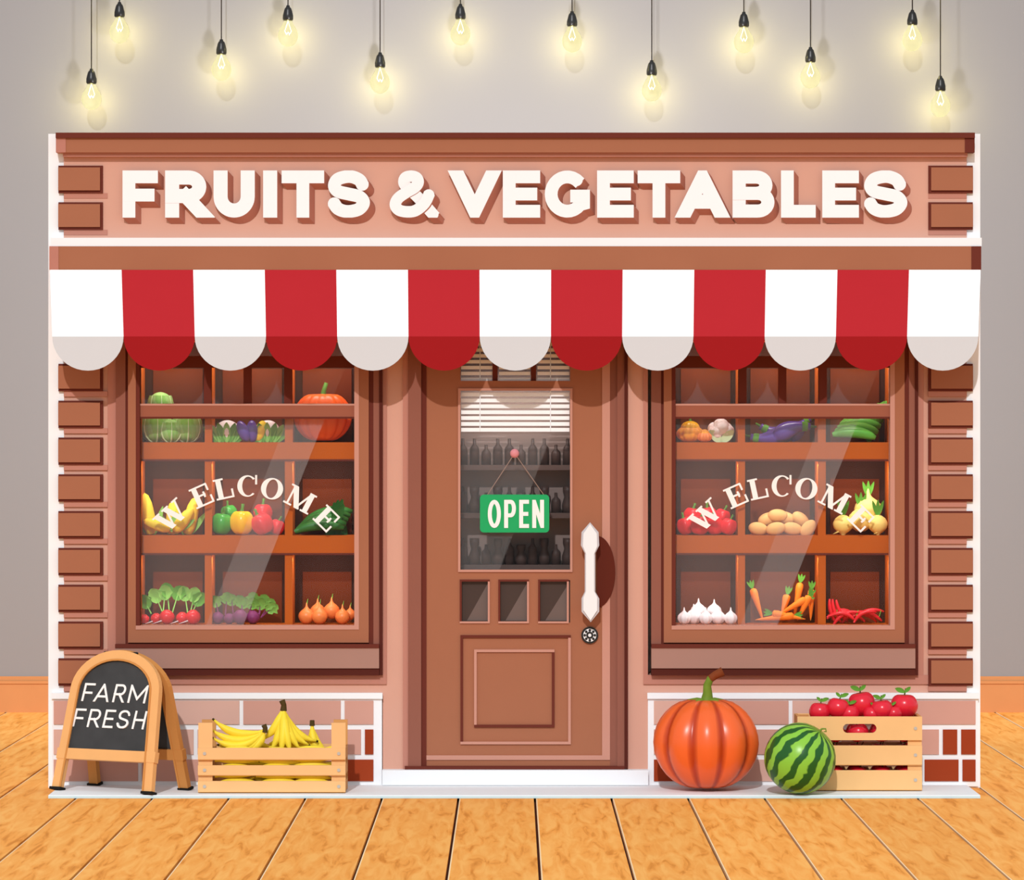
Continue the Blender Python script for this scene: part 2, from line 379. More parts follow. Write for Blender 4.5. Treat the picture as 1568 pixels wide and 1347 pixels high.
def window(dx,name):
    e=empty(name); b=B(); P=lambda x0,y0,x1,y1,f,k,m:b.pb(x0+dx,y0,x1+dx,y1,f,k,m)
    WB=-.055
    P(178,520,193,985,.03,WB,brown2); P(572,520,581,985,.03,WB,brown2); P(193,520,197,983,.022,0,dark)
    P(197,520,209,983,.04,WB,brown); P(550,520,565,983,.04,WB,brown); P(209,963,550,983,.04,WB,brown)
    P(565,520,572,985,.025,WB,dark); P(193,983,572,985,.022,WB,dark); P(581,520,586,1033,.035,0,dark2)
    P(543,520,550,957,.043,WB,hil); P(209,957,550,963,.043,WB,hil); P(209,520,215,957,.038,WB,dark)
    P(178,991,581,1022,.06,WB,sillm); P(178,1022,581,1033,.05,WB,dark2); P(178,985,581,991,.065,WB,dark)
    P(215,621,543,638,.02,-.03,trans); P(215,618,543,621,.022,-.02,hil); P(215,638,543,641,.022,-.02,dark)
    P(215,545,543,563,.012,-.03,dark)
    for x in (312,373,435): P(x,520,x+12,618,.008,-.028,dark)
    b.obj('frame',e)
    b=B(); b.box(fx(215+dx),fx(543+dx),.032,.036,fz(957),fz(520),glass); b.obj('pane',e)
    b=B(); b.add([(fx(x+dx),.0305,fz(y)) for x,y in ((215,641),(497,641),(372,957),(215,957))],[(0,1,2,3)],glare)  # diagonal glare streaks painted in as flat sheets
    b.add([(fx(x+dx),.0305,fz(y)) for x,y in ((215,563),(528,563),(506,618),(215,618))],[(0,1,2,3)],glare)
    b.add([(fx(x+dx),.0295,fz(y)) for x,y in ((440,641),(497,641),(372,957),(315,957))],[(0,1,2,3)],glare)
    b.obj('glare_streaks',e)
    b=B(); cx=378.5+dx; cy=917
    for ch,an,w in (('W',-42.5,46),('E',-24.0,29),('L',-12.2,27),('C',0,31),('O',12.6,34),('M',27.8,42),('E',44.5,29)):
        M=Matrix.Translation((fx(cx),0.025,fz(cy)))@RY(an)@Matrix.Translation((0,0,157*S))
        serif(b,ch,w*S,32*S,S,.0,.004,txt,M)
    b.obj('welcome_lettering',e)
    return e
def shelf(dx):
    b=B(); P=lambda x0,y0,x1,y1,f,k,m:b.pb(x0+dx,y0,x1+dx,y1,f,k,m)
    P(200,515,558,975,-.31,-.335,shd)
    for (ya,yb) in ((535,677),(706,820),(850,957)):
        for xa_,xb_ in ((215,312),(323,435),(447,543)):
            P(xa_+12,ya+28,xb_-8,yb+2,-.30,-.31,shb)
    for x0,x1 in ((200,214),(312,323),(435,447),(544,558)): P(x0,520,x1,975,-.07,-.31,shf)
    for y0,y1 in ((677,706),(820,850),(957,975)):
        P(214,y0,544,y1,-.066,-.31,shf)
    P(214,703,544,706,-.062,-.066,dark); P(214,847,544,850,-.062,-.066,dark); P(214,515,544,522,-.07,-.31,shf)
    o=b.obj('display_shelf')
    for yy,en in ((524,6.5),(708,4.0),(852,3.2)):
        l=bpy.data.lights.new('shelf_fill','AREA'); l.shape='RECTANGLE'; l.size=318*S; l.size_y=.012; l.energy=en; l.color=(1,.93,.84)  # unseen lamp added per shelf row to brighten the produce
        lo=bpy.data.objects.new('shelf_fill',l); bpy.context.collection.objects.link(lo); lo.parent=o
        lo.rotation_euler=(math.radians(37),0,0)
        lo.location=Vector((fx(379+dx),.075,fz(yy)-.012))-o.location
    return o
for dx,n in ((0,'window_1'),(819,'window_2')):
    window(dx,n); shelf(dx)

# ================= DOOR =================
d=empty('door_1'); b=B()
b.pb(625,520,645,1172,.02,RB,brown2); b.pb(645,520,653,1172,.005,RB,dark); b.pb(945,520,956,1172,.02,RB,brown2); b.pb(956,520,961,1176,.03,RB,dark2)
b.pb(620,1172,956,1177,.03,RB,dark)
b.obj('casing',d); b=B()
for r in ((653,520,705,1172),(873,520,934,1172),(705,583,873,598),(705,872,873,888),(749,888,764,953),(809,888,825,953),(705,953,873,1172)):
    b.pb(*r,0,-.05,brown)
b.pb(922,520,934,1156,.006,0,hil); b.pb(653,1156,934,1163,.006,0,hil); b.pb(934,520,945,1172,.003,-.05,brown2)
def pring(x0,y0,x1,y1,t,f,m,m2=None):
    m2=m2 or m
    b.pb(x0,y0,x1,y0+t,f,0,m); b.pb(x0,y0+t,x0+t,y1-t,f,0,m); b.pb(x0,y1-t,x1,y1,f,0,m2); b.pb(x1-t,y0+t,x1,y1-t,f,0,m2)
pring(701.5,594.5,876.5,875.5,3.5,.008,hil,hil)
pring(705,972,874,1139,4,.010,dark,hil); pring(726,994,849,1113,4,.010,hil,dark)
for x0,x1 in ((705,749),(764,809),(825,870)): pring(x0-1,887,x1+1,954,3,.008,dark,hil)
b.obj('leaf',d)
b=B(); b.pb(705,520,873,872,-.022,-.026,glass); b.obj('glass_pane',d)
b=B(); dg=mat('smoked_glass','#43342F',rough=.3,spec=.3,noise=.1,scale=3); dg2=mat('small_pane_glare','#6A5A55',rough=.3,spec=.3,noise=.05)
for x0,x1 in ((705,749),(764,809),(825,873)):
    b.pb(x0,888,x1,953,-.02,-.03,dg)
    b.add([(fx(x),.0195,fz(y)) for x,y in ((x1-2,893),(x1-2,950),(x0+10,950))],[(0,1,2)],dg2)  # paler triangle paints a reflection on each small pane
b.obj('small_panes',d)
b=B()
bl=mat('blind_slat','#FFFFFF',noise=.0)
segs=((706,754),(764,812),(823,872))
for i in range(7):
    yy=524+9*i
    for a_,c_ in segs: b.pb(a_,yy,c_,yy+5.2,-.028,-.034,bl)
for x in (758,817): b.pb(x-4,520,x+4,583,-.02,-.04,dark)
for i in range(7): b.pb(706,601+9*i,872,601+9*i+5.8,-.028,-.034,bl)
for x in (735,843): b.pb(x-.8,520,x+.8,660,-.027,-.028,offw)
b.obj('venetian_blind',d)
b=B(); b.add([(fx(x),.0215,fz(y)) for x,y in ((705,664),(845,664),(765,872),(705,872))],[(0,1,2,3)],glare); b.obj('glare_streaks',d)  # painted glare streak across the door glass
b=B(); hm=mat('handle_enamel','#ECEDEF',rough=.3,spec=.3,noise=.01); ho=mat('handle_edge','#C3BFC2')
o=[(903,799),(916,814),(917,834),(911,846),(911,905),(917,915),(917,935),(904,951),(890,935),(890,915),(895,905),(895,846),(889,834),(890,814)]
b.prism([(fx(x),fz(y)) for x,y in o],-.095,-.075,ho)
b.prism([(fx(903+(x-903)*.78),fz(875+(y-875)*.965)) for x,y in o],-.105,-.095,hm)
for y0 in (825,925): b.pb(895,y0-9,911,y0+9,.075,-.0,ho)
handle_shadow=mat('painted_handle_shadow','#5A1D0C',rough=.5)
b.prism([(fx(914),fz(820))]+[(fx(914+28*math.sin(math.radians(a))),fz(875-55*math.cos(math.radians(a)))) for a in range(12,175,9)]+[(fx(914),fz(930))],-.011,0,handle_shadow)  # dark crescent that paints the handle's cast shadow on the door
b.obj('pull_handle',d)
b=B(); blk=mat('black_iron','#141414',rough=.4,spec=.4)
xk,zk=fx(903),fz(972)
disc=lambda r,y0,y1,m,dx=0,dz=0:b.prism([(xk+dx+r*S*math.cos(k*math.pi/12),zk+dz+r*S*math.sin(k*math.pi/12)) for k in range(24)],y0,y1,m)
disc(13,-.012,0,blk); disc(10,-.016,-.012,hm); disc(5.5,-.019,-.016,blk); disc(2.5,-.022,-.019,hm)
for k in range(8): disc(2,-.0185,-.016,blk,7.7*S*math.cos(k*math.pi/4),7.7*S*math.sin(k*math.pi/4))
b.obj('lock',d)
# interior behind the door
b=B(); ib=mat('shop_interior','#84716B',noise=.1,scale=3); bt=mat('dark_bottle','#40302C',rough=.4)
b.pb(655,515,930,1170,-.31,-.335,ib)
for y in (712,786,866): b.pb(660,y,925,y+8,-.16,-.31,mat('interior_shelf','#56443F'))
BOT=[(.002,0),(.5,0),(.5,.55),(.45,.65),(.18,.78),(.16,1),(.002,1)]; JAR=[(.002,0),(.55,0),(.6,.3),(.35,.6),(.5,.8),(.5,1),(.002,1)]
for y in (712,786,866):
    x=690; k=0
    while x<895:
        h=(34 if k%3 else 26)*S; b.lathe(BOT if (k%2 or y==712) else JAR,bt,T(fx(x),.22,fz(y),15*S,15*S,h*1.2),n=10); x+=18; k+=1
o=b.obj('bottle_shelf')
l=bpy.data.lights.new('shelf_fill','AREA'); l.shape='RECTANGLE'; l.size=.55; l.size_y=.02; l.energy=2.2; l.color=(1,.95,.9)  # unseen area lamp that lights the bottle shelf
lo=bpy.data.objects.new('shelf_fill',l); bpy.context.collection.objects.link(lo); lo.parent=o; lo.rotation_euler=(math.radians(25),0,0); lo.location=Vector((fx(789),.07,fz(592)))-o.location
# open sign
b=B(); gr=mat('open_sign_green','#25A562',noise=.02)
def rr(x0,z0,x1,z1,r,n=6):
    o=[]
    for cx,cz,a in ((x1-r,z1-r,0),(x0+r,z1-r,90),(x0+r,z0+r,180),(x1-r,z0+r,270)):
        o+=[(cx+r*math.cos(math.radians(a+90*k/n)),cz+r*math.sin(math.radians(a+90*k/n))) for k in range(n+1)]
    return o
b.prism(rr(fx(735),fz(815),fx(841),fz(757),6*S),-.012,-.004,gr)
for ch,x0,x1 in (('O',747,767),('P',772,790),('E',795,810),('N',815,833)): letter(b,ch,fx(x0),fz(808),fx(x1),fz(765),6*S,.012,.015,txt)
xp,zp=fx(788),fz(694); cordm=mat('sign_cord','#B9A6A0')
for x in (746,833): b.tube([(xp,-.008,zp),(fx(x),-.008,fz(758))],.0022,cordm,n=5)
b.lathe(CIRC,mat('pin_pink','#D98C92',rough=.4),T(xp,-.01,zp,7*S,6*S,7*S))
b.obj('open_sign')

# ================= PRODUCE =================
G1=mat('leaf_green','#5FA03A',noise=.15,scale=20,rough=.5); G2=mat('pale_cabbage','#9CCB78',noise=.2,scale=25,rough=.5); G3=mat('deep_green','#2E6B2C',noise=.15,scale=15,rough=.4,spec=.3)
OR=mat('squash_orange','#EC6426',noise=.1,rough=.35,spec=.3); ORD=mat('onion_skin','#EC8444',noise=.15,scale=18,rough=.35,spec=.3)
YE=mat('corn_yellow','#F9D23C',noise=.2,scale=90,rough=.5); RD=mat('fruit_red','#DC2631',noise=.08,rough=.3,spec=.3); PU=mat('aubergine_purple','#5B419A',noise=.1,rough=.25,spec=.5)
GA=mat('garlic_white','#F4ECEF',noise=.08,scale=30); PO=mat('potato_tan','#E6B574',noise=.12,scale=18); CA=mat('carrot_orange','#F58428',noise=.08,scale=30,rough=.45); BE=mat('beet_purple','#7A3363',noise=.15,rough=.4)
CUC=mat('cucumber_green','#5DAB40',noise=.25,scale=20,rough=.4,spec=.3); YP=mat('pepper_yellow','#FABF1C',noise=.05,rough=.25,spec=.4); VEIN=mat('leaf_vein','#CFE6B4'); STG=mat('stalk_green','#4C7A2C',rough=.5); LG=mat('light_green_leaf','#8AC55F',noise=.15,scale=20,rough=.5)
YO=mat('turnip_yellow','#F6DB80',noise=.08,rough=.4); PE=mat('pepper_green','#3FA03A',noise=.05,rough=.25,spec=.4); STM=mat('fruit_stem','#5C4426'); SQ=mat('squash_yellow','#F6A93A',noise=.08,rough=.4)
z1,z2,z3=fz(677),fz(820),fz(957); YB=.17
def px(x,Y=YB): return W(x,0,Y)[0]
def cabbage(b,x,y,z,r):
    b.lathe(CIRC,G2,T(x,y,z+r,r,r,r*.97),n=36,rib=9,rd=.05,soft=True)
    for k in range(7):
        a0=k*52+20; n=6; vs=[];fs=[]; R=r*1.07
        for i in range(n+1):
            la=math.radians(-75+115*i/n)
            for j in range(n+1):
                lo=math.radians(a0+(j/n-.5)*75*math.cos(la*.5)); rr_=R*(1+.03*math.sin(j*2.2+i)+ (.06 if i==n else 0))
                vs.append((x+rr_*math.cos(la)*math.cos(lo),y+rr_*math.cos(la)*math.sin(lo),z+r+rr_*math.sin(la)*.95))
        for i in range(n):
            for j in range(n): q=i*(n+1)+j; fs.append((q,q+1,q+n+2,q+n+1))
        b.add(vs,fs,LG if k%2 else G2,True)
        b.tube([vs[i*(n+1)+n//2] for i in range(n+1)],[.006,.005,.005,.004,.003,.002,.001],VEIN,n=5)
def stem(b,x,y,z,h,r,mt,dx=0,dy=0): b.tube([(x,y,z),(x+dx*.3,y+dy*.3,z+h*.5),(x+dx,y+dy,z+h)],[r*1.4,r,r*.8],mt,n=7)
def pumpk(b,x,y,z,R,h,mt,sm,rib=12,ry=1.0):
    b.lathe(dimple(.22,.12),mt,T(x,y,z+h/2*.97,R,R*ry,h/2),n=96,rib=rib,rd=.11); stem(b,x,y,z+h*.82,h*.3,R*.08,sm,R*.12)
def obj_of(name,fn): b=B(); fn(b); return b.obj(name)
def f(b):
    cabbage(b,px(239),.185,z1,24*S); cabbage(b,px(286),.18,z1,23*S); cabbage(b,px(262),.14,z1,18*S); cabbage(b,px(245),.2,z1+40*S,19*S)
obj_of('cabbage_pile',f)
def f(b):
    for x,r in ((348,20),(410,19)):
        b.lathe(CIRC,GA,T(px(x),.18,z1+17*S,r*S,r*S*.9,17*S),n=36,rib=10,rd=.12)
        for k in range(-3,4): b.leaf((px(x)+k*5*S,.13,z1),(k*.25,0,1),34*S,12*S,G1 if k%2 else LG,bend=.1)
    for i,(x,m_) in enumerate(((374,PU),(387,PU),(399,YE))):
        b.lathe(CIRC,m_,T(px(x),.1+.02*i,z1+17*S,9*S,9*S,17*S,RY(-25+i*22)),n=20)
obj_of('cauliflower_and_aubergine_pile',f)
def f(b): pumpk(b,px(494),.19,z1,46*S,82*S,OR,STG,14,.66)
obj_of('squash_pumpkin',f)
def corn(b,x,y,z,L,an,r=11):
    M=T(x,y,z,1,1,1,RY(an)); prof=[(.002,0),(.6,.03),(.95,.2),(1,.45),(.85,.75),(.5,.93),(.002,1)]
    b.lathe(prof,YE,M@Matrix.Diagonal((r*S,r*S,L,1)),n=24,rib=12,rd=.1)
    c=M.to_3x3()@Vector((0,0,1))
    for s_ in (-1,1): b.leaf(Vector((x,y+.01,z))+Vector((s_*5*S,0,0)),(c.x+s_*.45,0,c.z),L*.7,9*S,LG,bend=.0,out=0)
def f(b):
    corn(b,px(231),.18,z2,66*S,-9); corn(b,px(264),.2,z2,52*S,0); corn(b,px(286),.18,z2,60*S,13); corn(b,px(262),.12,z2+9*S,44*S,-72,9); corn(b,px(268),.13,z2+5*S,46*S,38,10)
obj_of('corn_pile',f)
def bell(b,x,y,z,r,mt,an=0):
    M=T(x,y,z+r*1.05,r,r,r*1.1,RY(an)); b.lathe(dimple(.35,.2),mt,M,n=40,rib=4,rd=.16,soft=True)
    q=M@Vector((0,0,.7)); q2=M@Vector((.1,0,1.35)); b.tube([q,(q+q2)/2,q2],[r*.2,r*.12,r*.14],STG,n=7)
def f(b):
    bell(b,px(340),.14,z2,17*S,PE,8); bell(b,px(371),.13,z2,19*S,YP); bell(b,px(402),.12,z2,17*S,RD,-30); bell(b,px(424),.17,z2,12*S,RD,20); bell(b,px(402),.2,z2+18*S,15*S,RD); bell(b,px(350),.21,z2+20*S,13*S,PE,-12)
obj_of('bell_pepper_pile',f)
def cuke(b,x,y,z,L,an,r,mt,bend=.1):
    pts=[];rad=[]
    for i in range(10):
        t=i/9; a=math.radians(an); q=Vector((L*(t-.5),0,bend*L*(4*t*(1-t)))); pts.append((x+q.x*math.cos(a)-q.z*math.sin(a),y,z+q.x*math.sin(a)+q.z*math.cos(a)))
        rad.append(r*max(.12,math.sin(math.pi*(.04+.92*t))**.45))
    b.tube(pts,rad,mt,n=12)
def f(b):
    for i in range(5): cuke(b,px(490+i*3),.1+.035*i,z2+(8+i*5)*S,76*S,4+i*2,8*S,G3)
    for i in range(6):
        b.leaf((px(500+i*6),.15+.01*i,z2),(.75-.3*i,-.1,1.3),(60-abs(i-1)*4)*S,16*S,G3,bend=.02)
obj_of('courgette_pile',f)
def f(b):
    for x,y,r in ((240,.14,9),(257,.11,12),(280,.13,10),(297,.11,12),(222,.14,8)):
        b.lathe(ONION[:8],RD,T(px(x),y,z3+r*S,r*S,r*S,r*S),n=18)
        b.tube([(px(x)-r*S*.6,y-.02,z3+.5*r*S),(px(x)-r*S*1.8,y-.04,z3+.004)],[.004,.0006],GA,n=5)
    for x,d_,l in ((250,-.4,52),(260,-.1,70),(264,.3,62),(288,-.15,56),(292,.2,52),(294,.5,38),(232,-.5,26),(250,.1,60)):
        q=Vector((px(x),.15,z3+16*S)); dd=Vector((d_,0,1)).normalized()
        b.tube([q,q+dd*l*.5*S],[.004,.003],LG,n=5); b.leaf(q+dd*l*.35*S,dd,28*S,22*S,G1 if l%4 else LG,bend=.15,wav=.12)
obj_of('radish_bunch',f)
BL=mat('beet_leaf','#6FA046',noise=.35,scale=25,rough=.5)
def f(b):
    for x,y,r in ((334,.14,10),(352,.12,9),(369,.11,12),(388,.13,11)): b.lathe(ONION[:8],BE,T(px(x),y,z3+r*S,r*S,r*S,r*S),n=18)
    for x,d_,l in ((336,-.2,46),(345,.1,60),(358,-.1,52),(376,-.3,50),(388,0,60),(396,.3,54),(400,.6,44),(400,1.1,36),(396,.15,34),(380,.3,38),(368,.2,40)):
        q=Vector((px(x),.15,z3+10*S)); dd=Vector((d_,0,1)).normalized()
        b.tube([q,q+dd*l*.5*S],[.004,.003],BE,n=5); b.leaf(q+dd*l*.35*S,dd,22*S,20*S,BL,bend=.15,wav=.25)
obj_of('beetroot_bunch',f)
def f(b):
    for x,y,z,r in ((470,.13,0,13),(490,.11,0,13),(508,.15,8,13),(525,.12,0,12),(536,.18,6,9),(486,.2,8,12)):
        b.lathe(ONION,ORD,T(px(x),y,z3+z*S+r*S,r*S,r*S,r*S),n=24,rib=12,rd=.03)
        b.tube([(px(x),y,z3+(z+2.2*r)*S),(px(x)+2*S,y,z3+(z+3*r)*S)],[.004,.001],G1,n=5)
obj_of('onion_pile',f)
# window 2
def f(b):
    x=px(1057); b.lathe(CIRC,SQ,T(x,.17,z1+13*S,22*S,20*S,13*S),n=60,rib=11,rd=.14); b.lathe(CIRC,YP,T(x,.17,z1+22*S,15*S,14*S,11*S),n=50,rib=11,rd=.14); stem(b,x,.17,z1+30*S,9*S,.007,STG)
    x=px(1078); b.lathe(CIRC,ORD,T(x,.11,z1+8*S,12*S,12*S,8*S),n=50,rib=10,rd=.14); b.lathe(CIRC,SQ,T(x,.11,z1+13*S,8*S,8*S,7*S),n=40,rib=10,rd=.14)
    for k in range(9):
        a=k*2*math.pi/9; b.lathe(CIRC,GA,T(px(1104)+11*S*math.cos(a),.18+11*S*math.sin(a),z1+(17+4*math.sin(k*2))*S,10*S),n=12)
    b.lathe(CIRC,GA,T(px(1104),.18,z1+24*S,13*S),n=14)
    for k in (-1,1): b.leaf((px(1104),.13,z1),(k*.8,0,.8),26*S,14*S,VEIN,bend=0)
obj_of('pattypan_and_cauliflower_pile',f)
def eggp(b,x,y,z,L,an,r):
    a=math.radians(an); pts=[];rad=[]
    for i in range(11):
        t=i/10; q=Vector((L*(t-.5),0,.12*L*4*t*(1-t))); pts.append((x+q.x*math.cos(a)-q.z*math.sin(a),y,z+q.x*math.sin(a)+q.z*math.cos(a))); rad.append(r*[.1,.7,.93,1,.97,.88,.75,.62,.5,.44,.38][i])
    b.tube(pts,rad,PU,n=16); b.tube(pts[-3:],[rad[-3]*1.15,rad[-2]*1.25,rad[-1]*.6],G1,n=10); p=Vector(pts[-1]); b.tube([p,p+(p-Vector(pts[-2]))*1.4],[r*.18,r*.12],STG,n=6)
def f(b):
    eggp(b,px(1178),.15,z1+14*S,60*S,190,13*S); eggp(b,px(1212),.12,z1+14*S,60*S,20,14*S); eggp(b,px(1192),.2,z1+20*S,56*S,170,13*S); eggp(b,px(1228),.19,z1+18*S,44*S,50,12*S)
obj_of('aubergine_pile',f)
def f(b):
    for i in range(4): cuke(b,px(1306+i*5),.1+.04*i,z1+(9+i*7)*S,66*S,-4+i*3,9*S,CUC if i%2==0 else G1)
    for i in range(3): cuke(b,px(1340+i*5),.2,z1+(30+4*i)*S,60*S,74-i*8,9*S,G1)
obj_of('cucumber_pile',f)
def f(b):
    for x,y,z,r,an in ((1050,.15,0,14,-20),(1071,.11,0,15,10),(1094,.13,0,14,-10),(1115,.12,0,13,18),(1060,.2,14,14,10),(1085,.2,15,14,-10),(1106,.2,14,13,20)): bell(b,px(x),y,z2+z*S,r*S,RD,an)
obj_of('red_pepper_pile',f)
def f(b):
    for x,y,z,an in ((1160,.14,0,10),(1186,.11,0,-12),(1212,.13,0,8),(1236,.12,0,-50),(1175,.19,14,-20),(1203,.2,16,15),(1226,.19,14,40),(1190,.17,20,0)):
        b.lathe(CIRC,PO,T(px(x),y,z2+(10+z)*S,16*S,10*S,10*S,RY(an)),n=20,rib=3,rd=.07,soft=True)
obj_of('potato_pile',f)
def f(b):
    for x,y,z,r in ((1290,.13,0,16),(1318,.17,4,20),(1343,.13,0,16),(1330,.2,18,22)):
        b.lathe(ONION,YO,T(px(x),y,z2+(z+r)*S,r*S,r*S,r*S*.95,RY(180 if r==16 else 0)),n=28,rib=8,rd=.03)
        for k in (-1,0,1): b.leaf((px(x),y,z2+(z+r*1.8)*S),(k*.35,0,1),26*S,6*S,G1,bend=0)
    for x in (1288,1350): b.tube([(px(x),.12,z2+8*S),(px(x)-14*S,.1,z2+2*S)],[.008,.001],YO,n=6)
obj_of('turnip_pile',f)
def f(b):
    for x,y,z,r in ((1047,.12,0,11),(1062,.15,0,13),(1080,.11,0,11),(1099,.14,0,12),(1118,.11,0,11),(1070,.2,8,13),(1094,.2,9,12)):
        b.lathe(ONION,GA,T(px(x),y,z3+(z+r*.9)*S,r*S,r*S,r*S*.95),n=40,rib=8,rd=.14)
obj_of('garlic_pile',f)
def carrot(b,x,y,z,L,an):
    a=math.radians(an); dx_,dz_=math.sin(a),math.cos(a); top=Vector((x+dx_*L,y,z+dz_*L)); p0=Vector((x,y,z))
    b.tube([p0+(top-p0)*t for t in (0,.15,.5,.85,.96,1)],[.001,.007,.014,.021,.019,.008],CA,n=12)
    for k in (-.4,0,.4): b.leaf(top,(dx_+k*dz_,0,dz_-k*dx_),14*S,4*S,G1,bend=0)
def f(b):
    carrot(b,px(1168),.15,z3+5*S,52*S,-18); carrot(b,px(1196),.18,z3+6*S,40*S,14); carrot(b,px(1216),.2,z3+6*S,58*S,10); carrot(b,px(1241),.16,z3+5*S,48*S,2)
    carrot(b,px(1155),.1,z3+7*S,60*S,84); carrot(b,px(1190),.12,z3+14*S,50*S,60); carrot(b,px(1220),.12,z3+6*S,42*S,26); carrot(b,px(1232),.1,z3+8*S,52*S,-80)
obj_of('carrot_pile',f)
def f(b):
    for i in range(13):
        x=1288+random.random()*45; cuke(b,px(x),.1+.012*i,z3+(5+random.random()*7)*S,(34+random.random()*16)*S,random.uniform(-25,28),3.2*S,RD,.2)
    for x,an in ((1282,110),(1290,118),(1276,105)): cuke(b,px(x),.2,z3+20*S,38*S,an,3*S,RD,.1)
    for x in (1278,1310,1345): b.tube([(px(x),.12,z3+12*S),(px(x)+3*S,.12,z3+22*S)],[.003,.002],G1,n=5)
obj_of('chilli_pile',f)

# ================= CHALKBOARD A-FRAME =================
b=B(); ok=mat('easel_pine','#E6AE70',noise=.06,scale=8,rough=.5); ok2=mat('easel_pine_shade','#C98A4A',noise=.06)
cb=mat('chalkboard','#3F4143',noise=.3,scale=9,rough=.9); chalk=mat('chalk','#F4F4F4',noise=.05,scale=60); ft=mat('rubber_foot','#1C1A18')
a_=30; s_=.34; yc=-.495; lean=math.degrees(math.atan(s_/2/.735)); xc,_=W(157,0,yc); ca,sa=math.cos(math.radians(a_)),math.sin(math.radians(a_))
XS=Matrix.Diagonal((1.05,1,1,1))
MF=Matrix.Translation((xc,yc,LT+.002))@RZ(-a_)@RX(-lean)@XS; MBk=Matrix.Translation((xc+s_*sa,yc+s_*ca,LT+.002))@RZ(-a_)@RX(lean)@XS
def outl(ins):
    o=[(-.305+ins,.0),(-.295+ins,.165)]
    o+=[((.272-ins)*math.cos(math.radians(t)),.53+(.222-ins)*math.sin(math.radians(t))) for t in range(180,-1,-9)]
    o+=[(.295-ins,.165),(.305-ins,.0)]; return o
for M,fr in ((MF,True),(MBk,False)):
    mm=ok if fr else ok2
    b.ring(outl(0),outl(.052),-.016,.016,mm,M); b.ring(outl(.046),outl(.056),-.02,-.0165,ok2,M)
    b.box(-.30,.30,-.018,.018,.165,.222,mm,M)
    inner=[p for p in outl(.05) if p[1]>.17]; inner=[(-.245,.2)]+inner+[(.245,.2)]
    b.prism(inner,-.006,.006,cb,M)
    for x in (-.279,.279): b.box(x-.034,x+.034,-.024,.024,0,.014,ft,M)
b.tube([MF@Vector((-.1,.0,.735)),MF@Vector((.1,.0,.735))],.012,blk,n=8)
for i,(ch,x0,x1) in enumerate((('F',-.2,-.135),('A',-.125,-.035),('R',-.01,.058),('M',.083,.19))): letter(b,ch,x0,.475,x1,.572,.0115,.006,.009,chalk,MF,slant=.12)
for i,(ch,x0,x1) in enumerate((('F',-.235,-.17),('R',-.145,-.075),('E',-.05,.012),('S',.035,.105),('H',.13,.202))): letter(b,ch,x0,.338,x1,.435,.0115,.006,.009,chalk,MF,slant=.12)
b.obj('chalkboard_sign')

# ================= CRATES =================
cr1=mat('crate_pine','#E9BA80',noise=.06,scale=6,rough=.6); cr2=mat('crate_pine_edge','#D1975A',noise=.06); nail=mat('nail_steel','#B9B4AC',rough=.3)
def crate(b,x0,x1,y0,y1,z0,slats,ztop):
    pw=.075
    for y,sg in ((y0,-1),(y1,1)):
        for (a,c) in slats:
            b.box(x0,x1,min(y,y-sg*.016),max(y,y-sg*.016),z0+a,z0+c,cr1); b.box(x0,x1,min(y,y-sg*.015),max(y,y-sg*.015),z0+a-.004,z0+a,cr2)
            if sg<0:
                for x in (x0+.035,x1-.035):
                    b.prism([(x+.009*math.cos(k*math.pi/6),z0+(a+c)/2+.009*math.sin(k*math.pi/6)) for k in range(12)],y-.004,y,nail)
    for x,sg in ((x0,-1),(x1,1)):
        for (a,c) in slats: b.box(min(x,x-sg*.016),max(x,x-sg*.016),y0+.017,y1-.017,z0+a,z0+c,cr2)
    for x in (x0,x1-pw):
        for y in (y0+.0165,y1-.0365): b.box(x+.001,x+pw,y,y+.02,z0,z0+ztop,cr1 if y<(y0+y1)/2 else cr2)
    b.box(x0+.01,x1-.01,y0+.02,y1-.02,z0+.002,z0+.016,cr2)
BN=mat('banana_yellow','#F5DA3C',noise=.08,scale=12,rough=.45,spec=.2); BT=mat('banana_tip','#4A3A18')
def banana(b,p,ang,L,bend,r=.021,y1=0):
    a=math.radians(ang); p=Vector(p); dv=Vector((math.sin(a),y1,math.cos(a))); nv=Vector((math.cos(a),0,-math.sin(a)))
    P=[];R=[]
    for i in range(11):
        t=i/10; P.append(p+dv*L*t+nv*bend*L*4*t*(1-t)); R.append(r*[.35,.42,.7,.92,1,1,.98,.9,.7,.4,.2][i])
    b.tube(P,R,BN,n=6); b.tube([P[-1],P[-1]+(P[-1]-P[-2])*.35],[r*.3,r*.22],BT,n=6)
b=B(); yf,yk=-.55,-.25; x0,_=W(303,0,yf); x1,_=W(529,0,yf)
crate(b,x0,x1,yf,yk,LT+.002,[(.006,.062),(.094,.144),(.176,.235)],.365)
b.obj('banana_crate')
b=B()
for k in range(16):
    banana(b,(x0+.06+(.11*k)%.45,yf+.07+.012*k,LT+.05+.0125*k),85+random.uniform(-5,5),.24,.12*(-1 if k%2 else 1),.025)
for k in range(5): 
    for xx in (.085,.3,.47): banana(b,(x0+xx,yf+.045,LT+.045+.041*k),90+random.uniform(-4,4),.23,-.04,.025)
sx,sz=W(434,1082,-.38)
for ang,L,bd,yy in ((212,.2,-.10,-.10),(196,.235,-.08,-.2),(183,.24,-.04,-.3),(170,.24,.03,-.28),(158,.235,.08,-.2),(146,.24,.14,-.1),(136,.25,.18,0),(188,.22,-.02,.1),(165,.22,.06,.1)):
    banana(b,(sx,-.38,sz),ang,L,bd,.026,yy)
b.tube([(sx,-.38,sz-.02),(sx+.002,-.38,sz+.01),(sx-.008,-.38,sz+.035)],[.018,.014,.016],BT,n=8)
sx,sz=W(405,1118,-.44)
